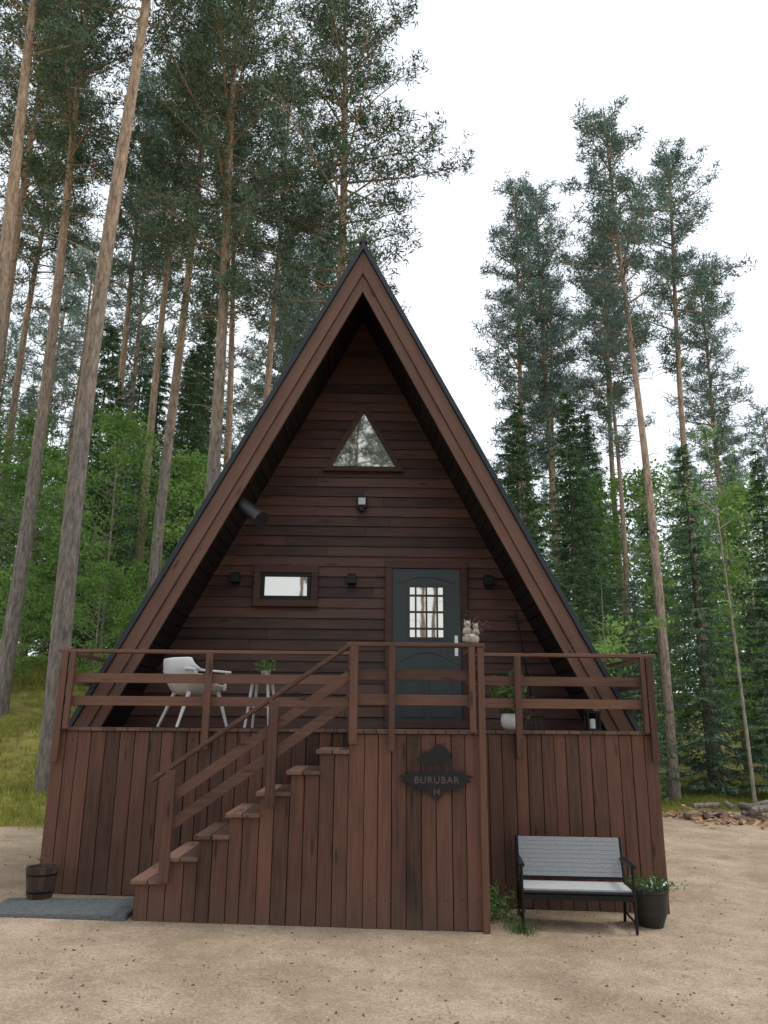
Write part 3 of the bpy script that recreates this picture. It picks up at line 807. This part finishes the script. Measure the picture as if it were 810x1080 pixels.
poly([(-.085, -.055), (.085, -.055), (.075, -.10), (.040, -.135), (.0, -.178), (-.040, -.135), (-.075, -.10)], .003)
mb.obj('iron_plate', M_signmetal, sign)
def text(s, size, x, z):
    cu = bpy.data.curves.new('txt', 'FONT'); cu.body = s; cu.size = size; cu.align_x = 'CENTER'; cu.align_y = 'CENTER'; cu.extrude = .002; cu.space_character = 1.15
    o = bpy.data.objects.new('lettering', cu); o.rotation_euler = (math.pi/2, 0, 0); o.location = (x, SY-.001, z)
    cu.materials.append(M_signtext); link(o, sign)
text('BURUBAR', .078, SX, SZ-.010); text('H', .075, SX, SZ-.105)

# ---------------------------------------------------------------- small plants helper
def foliage(name, c, r, n, ln, w, parent, mat=M_plant, up=.4, h=1.0):
    t = TM(); rng = np.random.default_rng(int(abs(c[0]*1000))+n)
    C = rng.normal(size=(n, 3))*np.array([r, r, r*h])*.5+np.array(c)
    D = rng.normal(size=(n, 3)); D[:, 2] += up; D /= np.linalg.norm(D, axis=1)[:, None]
    t.needles(C, D, ln, w, rng, 0)
    for i in range(6):
        q = C[i]; t.tube([np.array([c[0], c[1], c[2]-r*h]), q], [.004, .002], 3, 0)
    o = bpy.data.objects.new(name, t.mesh(name, [mat])); return link(o, parent)

e = empty('barrel_planter'); bx, by = -2.86, 7.62; bz = ground_z(bx, by)
mb = MB()
for k_ in range(16):
    a = 2*math.pi*k_/16; da = 2*math.pi/16*.48
    pr = [(.100, 0), (.118, .10), (.128, .19), (.138, .28)]
    for (r0, z0), (r1, z1) in zip(pr[:-1], pr[1:]):
        P = []
        for r, z in ((r0, z0), (r1, z1)):
            P += [(bx+r*math.cos(a-da), by+r*math.sin(a-da), bz+z), (bx+r*math.cos(a+da), by+r*math.sin(a+da), bz+z), (bx+(r-.015)*math.cos(a+da), by+(r-.015)*math.sin(a+da), bz+z), (bx+(r-.015)*math.cos(a-da), by+(r-.015)*math.sin(a-da), bz+z)]
        mb.hexa(P)
mb.obj('staves', M_barrel, e)
mb = MB(); mb.lathe([(.115, .07), (.118, .085)], (bx, by, bz), 24); mb.lathe([(.132, .21), (.134, .225)], (bx, by, bz), 24); mb.obj('hoops', M_blackmetal, e)
mb = MB(); mb.lathe([(.115, .23), (.112, .25)], (bx, by, bz), 20); mb.obj('soil', M_soil, e)
foliage('sprigs', (bx-.02, by, bz+.29), .11, 60, .045, .010, e, M_litter)

e = empty('potted_plant'); bx, by = 2.47, 7.42; bz = ground_z(bx, by)
mb = MB(); mb.lathe([(.10, 0), (.135, .10), (.15, .20), (.158, .27), (.168, .275), (.168, .30), (.145, .30), (.14, .27)], (bx, by, bz), 28); mb.obj('pot', M_blackpot, e)
mb = MB(); mb.lathe([(.14, .25), (.135, .305)], (bx, by, bz), 20); mb.obj('soil', M_soil, e)
foliage('leaves', (bx, by, bz+.33), .20, 260, .05, .022, e, h=.25)
foliage('petals', (bx+.02, by-.02, bz+.35), .2, 24, .025, .025, e, M_white, h=.25)

foliage('weed_clump', (1.10, 7.45, ground_z(1.1, 7.4)+.10), .20, 350, .08, .018, None, h=.8)
V, T = blades(20, lambda: (1.26+random.gauss(0, .07), 7.05+random.gauss(0, .05), ground_z(1.25, 7.0)), .04, .12, .007, .03, 10)
link(bpy.data.objects.new('grass_tuft', tri_mesh('grass_tuft', V, T, np.zeros(len(T)), [M_plant])))

mb = MB(); z0 = ground_z(-2.5, 7.3)
mb.box(-3.12, -1.92, 6.98, 7.62, z0-.03, z0+.024)
for i in range(30):
    mb.box(-3.11, -1.93, 6.99+i*.021, 7.003+i*.021, z0+.0235, z0+.031)
mb.obj('outdoor_mat', M_mat, None)

# ---------------------------------------------------------------- bench
bench = empty('garden_bench', (1.80, 7.36, ground_z(1.8, 7.3)-.005)); bench.rotation_euler = (0, 0, math.radians(-6))
fr = MB(); W = .46
for sx in (-W, W):
    fr.tube((sx, -.24, 0), (sx, -.22, .50), .013); fr.tube((sx, .24, 0), (sx, .16, .32), .013); fr.tube((sx, .16, .32), (sx, .25, .68), .013)
    fr.box(sx-.025, sx+.025, -.26, .22, .50, .522)
    fr.tube((sx, -.23, .30), (sx, .18, .32), .012); fr.tube((sx, -.235, .08), (sx, .22, .08), .009)
fr.tube((-W, -.23, .30), (W, -.23, .30), .014); fr.tube((-W, .18, .30), (W, .18, .30), .012)
fr.tube((-W, .25, .67), (W, .25, .67), .010); fr.tube((-W, .165, .355), (W, .165, .355), .011)
fr.box(-W, W, -.245, -.222, .245, .285)
fr.obj('frame', M_blackmetal, bench)
mb = MB()
for i in range(9):
    t = i/9; za = .365+.315*t; ya = .160+.083*t
    mb.beam((-W+.015, ya, za+.0170), (W-.015, ya, za+.0170), .012, .0345, up=(0, .26, 1))
mb.obj('backrest', M_greymesh, bench)
mb = MB()
for i in range(7):
    y0 = -.215+i*.054; mb.box(-W+.015, W-.015, y0, y0+.052, .312, .326)
mb.obj('seat', M_cush, bench)

# ---------------------------------------------------------------- chair, table, etc on deck
def shell_chair(loc, rot, sc=1.0):
    e = empty('garden_chair', loc); e.rotation_euler = (0, 0, rot); e.scale = (sc, sc, sc)
    nu, nv = 17, 16; V = []; F = []
    for j in range(nv):
        t = j/(nv-1)
        if t < .5:
            s = t/.5; cy = -.24+.44*s; cz = .36-.035*math.sin(math.pi*s*.8); hwid = .25+.04*s; rise = .05+.19*s**1.2
        else:
            s = (t-.5)/.5; cy = .20+.11*s+.03*math.sin(math.pi*s); cz = .345+.33*s; hwid = .29-.05*s*s; rise = .21*(1-s)**1.1
        for i in range(nu):
            u = -1+2*i/(nu-1)
            x = hwid*u*(1+.10*abs(u)); z = cz+rise*abs(u)**3; y = cy-(.15*abs(u)**3*(1 if t >= .5 else 0))
            V.append((x, y, z))
    for j in range(nv-1):
        for i in range(nu-1):
            a = j*nu+i; F.append((a, a+1, a+nu+1, a+nu))
    me = bpy.data.meshes.new('shell'); me.from_pydata(V, [], F); me.materials.append(M_white)
    for p in me.polygons: p.use_smooth = True
    o = bpy.data.objects.new('shell', me); link(o, e)
    s = o.modifiers.new('s', 'SOLIDIFY'); s.thickness = .018; s2 = o.modifiers.new('ss', 'SUBSURF'); s2.levels = 1; s2.render_levels = 1
    mb = MB()
    for sx in (-1, 1):
        mb.tube((sx*.19, -.17, .35), (sx*.25, -.26, 0), .022, .014); mb.tube((sx*.19, .14, .34), (sx*.25, .27, 0), .022, .014)
        # arm rest: flat loop from seat front to the back
        mb.tube((sx*.27, -.20, .36), (sx*.30, -.20, .53), .016, .016); mb.beam((sx*.30, -.24, .54), (sx*.28, .24, .56), .05, .02)
    mb.tube((-.19, -.16, .335), (.19, -.16, .335), .012); mb.tube((-.19, .14, .335), (.19, .14, .335), .012)
    mb.obj('legs', M_white, e, .004)
shell_chair((-1.80, 8.45, DZ), math.radians(125), 1.02)
e = empty('side_table', (-1.08, 8.30, DZ))
mb = MB(); mb.lathe([(.19, .465), (.215, .47), (.215, .49), (.20, .495)], (0, 0, 0), 32); mb.obj('top', M_white, e)
mb = MB()
for a in (.6, 2.2, 3.75, 5.3): mb.tube((.11*math.cos(a), .11*math.sin(a), .465), (.18*math.cos(a), .18*math.sin(a), 0), .016, .012)
mb.lathe([(.12, .2), (.12, .21)], (0, 0, 0), 20); mb.obj('legs', M_white, e)
e = empty('table_plant', (-1.05, 8.28, DZ+.495))
mb = MB(); mb.lathe([(.035, 0), (.05, .07), (.053, .075), (.045, .076)], (0, 0, 0), 18); mb.obj('pot', M_ceramic, e)
foliage('leaves', (0.0, 0.0, .11), .09, 150, .045, .018, e)
e = empty('deck_plant', (1.46, 8.30, DZ))
mb = MB(); mb.lathe([(.05, 0), (.085, .04), (.095, .10), (.08, .155), (.075, .16), (.065, .155)], (0, 0, 0), 24); mb.obj('pot', M_white, e, smooth=True)
foliage('leaves', (0, 0, .30), .19, 380, .09, .03, e)
e = empty('lantern', (2.28, 8.2, DZ))
mb = MB(); mb.box(-.07, .07, -.07, .07, 0, .02); mb.box(-.075, .075, -.075, .075, .17, .19)
for a in (-.06, .06):
    for b in (-.06, .06): mb.box(a-.007, a+.007, b-.007, b+.007, .02, .17)
mb.lathe([(.08, .19), (.03, .235), (.01, .24)], (0, 0, 0), 4)
mb.obj('cage', M_blackmetal, e)
mb = MB(); mb.lathe([(.028, .02), (.028, .11), (.02, .115)], (0, 0, 0), 14); mb.obj('candle', M_white, e)
e = empty('broom', (1.86, 9.25, DZ))
mb = MB(); mb.tube((0.05, 0, .16), (-.10, .12, 1.35), .012); mb.obj('handle', M_blackmetal, e)
mb = MB()
for i in range(40):
    a = (i/39-.5); mb.tube((.05+a*.16, 0, .18), (.06+a*.30, -.01, 0.0), .005, .004, 4)
mb.box(-.03, .13, -.02, .02, .15, .19)
mb.obj('bristles', M_barrel, e)
e = empty('flower_figurine', (PX1-.08, YP+.02, RT)); e.scale = (.95, .95, .95)
mb = MB()
mb.lathe([(.05, 0), (.075, .02), (.08, .06), (.06, .085), (.05, .09)], (0, 0, 0), 18)
mb.lathe([(.03, .08), (.045, .105), (.04, .14), (.02, .155), (.03, .17), (.034, .19), (.02, .212), (.004, .218)], (-.03, 0, 0), 14)
mb.lathe([(.025, .08), (.038, .10), (.03, .13), (.017, .14), (.026, .155), (.027, .17), (.014, .188), (.003, .19)], (.045, -.01, 0), 14)
for (cx_, cz_, s_) in ((-.03, .19, 1), (.045, .168, .85)):
    mb.tube((cx_, -.03*s_, cz_), (cx_, -.055*s_, cz_-.008), .010*s_, .002, 8)
    mb.tube((cx_-.02*s_, 0, cz_+.012), (cx_-.028*s_, 0, cz_+.04*s_), .009*s_, .002, 6); mb.tube((cx_+.02*s_, 0, cz_+.012), (cx_+.028*s_, 0, cz_+.04*s_), .009*s_, .002, 6)
mb.obj('ceramic_birds', M_ceramic, e, smooth=True)
foliage('dried_sprigs', (0.0, .0, .12), .12, 90, .05, .010, e, M_litter)

# ---------------------------------------------------------------- firewood: logs, split billets, bark chips
wp = empty('firewood_pile')
M_fw = wood('split_wood', (0.16, 0.085, 0.05), (0.55, 0.36, 0.22), 'X', isl=.9)
mb = MB()
for i in range(620):
    x = 6.0+6*random.random(); y = 15.9+random.gauss(0, .65)+.12*(x-6)
    hgt = .22*math.exp(-((y-15.9-.12*(x-6))/.5)**2)*(.5+.5*math.sin(x*2.3)+.3)
    z = ground_z(x, y)+random.random()*max(.02, hgt); a = random.uniform(0, 3.14); L_ = random.uniform(.05, .22); t = random.uniform(-.5, .5)
    d = Vector((math.cos(a), math.sin(a), t))*L_/2; c = Vector((x, y, z+.02))
    mb.beam(c-d, c+d, random.uniform(.02, .08), random.uniform(.012, .04))
mb.obj('chips', M_fw, wp)
mb = MB()
for i in range(46):
    x = 6.2+5.6*random.random(); y = 15.9+random.gauss(0, .25)+.12*(x-6); z = ground_z(x, y)+random.uniform(.05, .28)
    a = random.uniform(-.5, .5)+random.choice([0, 1.5]); L_ = random.uniform(.3, .55)
    d = Vector((math.cos(a), math.sin(a), random.uniform(-.2, .2)))*L_/2; c = Vector((x, y, z))
    mb.tube(c-d, c+d, random.uniform(.035, .075), seg=9)
mb.obj('logs', M_barkP, wp)

# ---------------------------------------------------------------- light
w = bpy.data.worlds.new('World'); scene.world = w; w.use_nodes = True
nt = w.node_tree; nt.nodes.clear(); L = nt.links.new
out = N(nt, 'ShaderNodeOutputWorld')
sk = N(nt, 'ShaderNodeTexSky'); sk.sky_type = 'NISHITA'; sk.sun_disc = False
EL, AZ = math.radians(58), math.radians(80)
sk.sun_elevation = EL; sk.sun_rotation = AZ
b1 = N(nt, 'ShaderNodeBackground'); b1.inputs['Strength'].default_value = .05; L(sk.outputs[0], b1.inputs['Color'])
tc = N(nt, 'ShaderNodeTexCoord'); no = N(nt, 'ShaderNodeTexNoise'); no.inputs['Scale'].default_value = 1.6; no.inputs['Detail'].default_value = 5
L(tc.outputs['Generated'], no.inputs['Vector'])
r = N(nt, 'ShaderNodeValToRGB'); r.color_ramp.elements[0].position = .3; r.color_ramp.elements[1].position = .7
r.color_ramp.elements[0].color = (.80, .87, .91, 1); r.color_ramp.elements[1].color = (1, 1, 1, 1)
L(no.outputs['Fac'], r.inputs['Fac'])
b2 = N(nt, 'ShaderNodeBackground'); b2.inputs['Strength'].default_value = 1.12; L(r.outputs[0], b2.inputs['Color'])
ad = N(nt, 'ShaderNodeAddShader'); L(b1.outputs[0], ad.inputs[0]); L(b2.outputs[0], ad.inputs[1]); L(ad.outputs[0], out.inputs['Surface'])
sl = bpy.data.lights.new('sun', 'SUN'); sl.energy = 1.4; sl.angle = math.radians(14); sl.color = (1, .96, .9)
so = bpy.data.objects.new('sun', sl); link(so)
d = Vector((math.sin(AZ)*math.cos(EL), math.cos(AZ)*math.cos(EL), math.sin(EL)))
so.rotation_euler = d.to_track_quat('Z', 'Y').to_euler()

# ---------------------------------------------------------------- camera
cd = bpy.data.cameras.new('camera'); cam = bpy.data.objects.new('camera', cd); link(cam)
cd.sensor_fit = 'HORIZONTAL'; cd.sensor_width = 36; cd.lens = 830/810*36; cd.clip_end = 1000; cd.clip_start = .05
M = Matrix.Rotation(math.radians(-1.07), 4, 'Z') @ Matrix.Rotation(math.radians(90+15.2), 4, 'X') @ Matrix.Rotation(math.radians(.45), 4, 'Z')
cam.matrix_world = Matrix.Translation((0, 0, 1.65)) @ M
scene.camera = cam
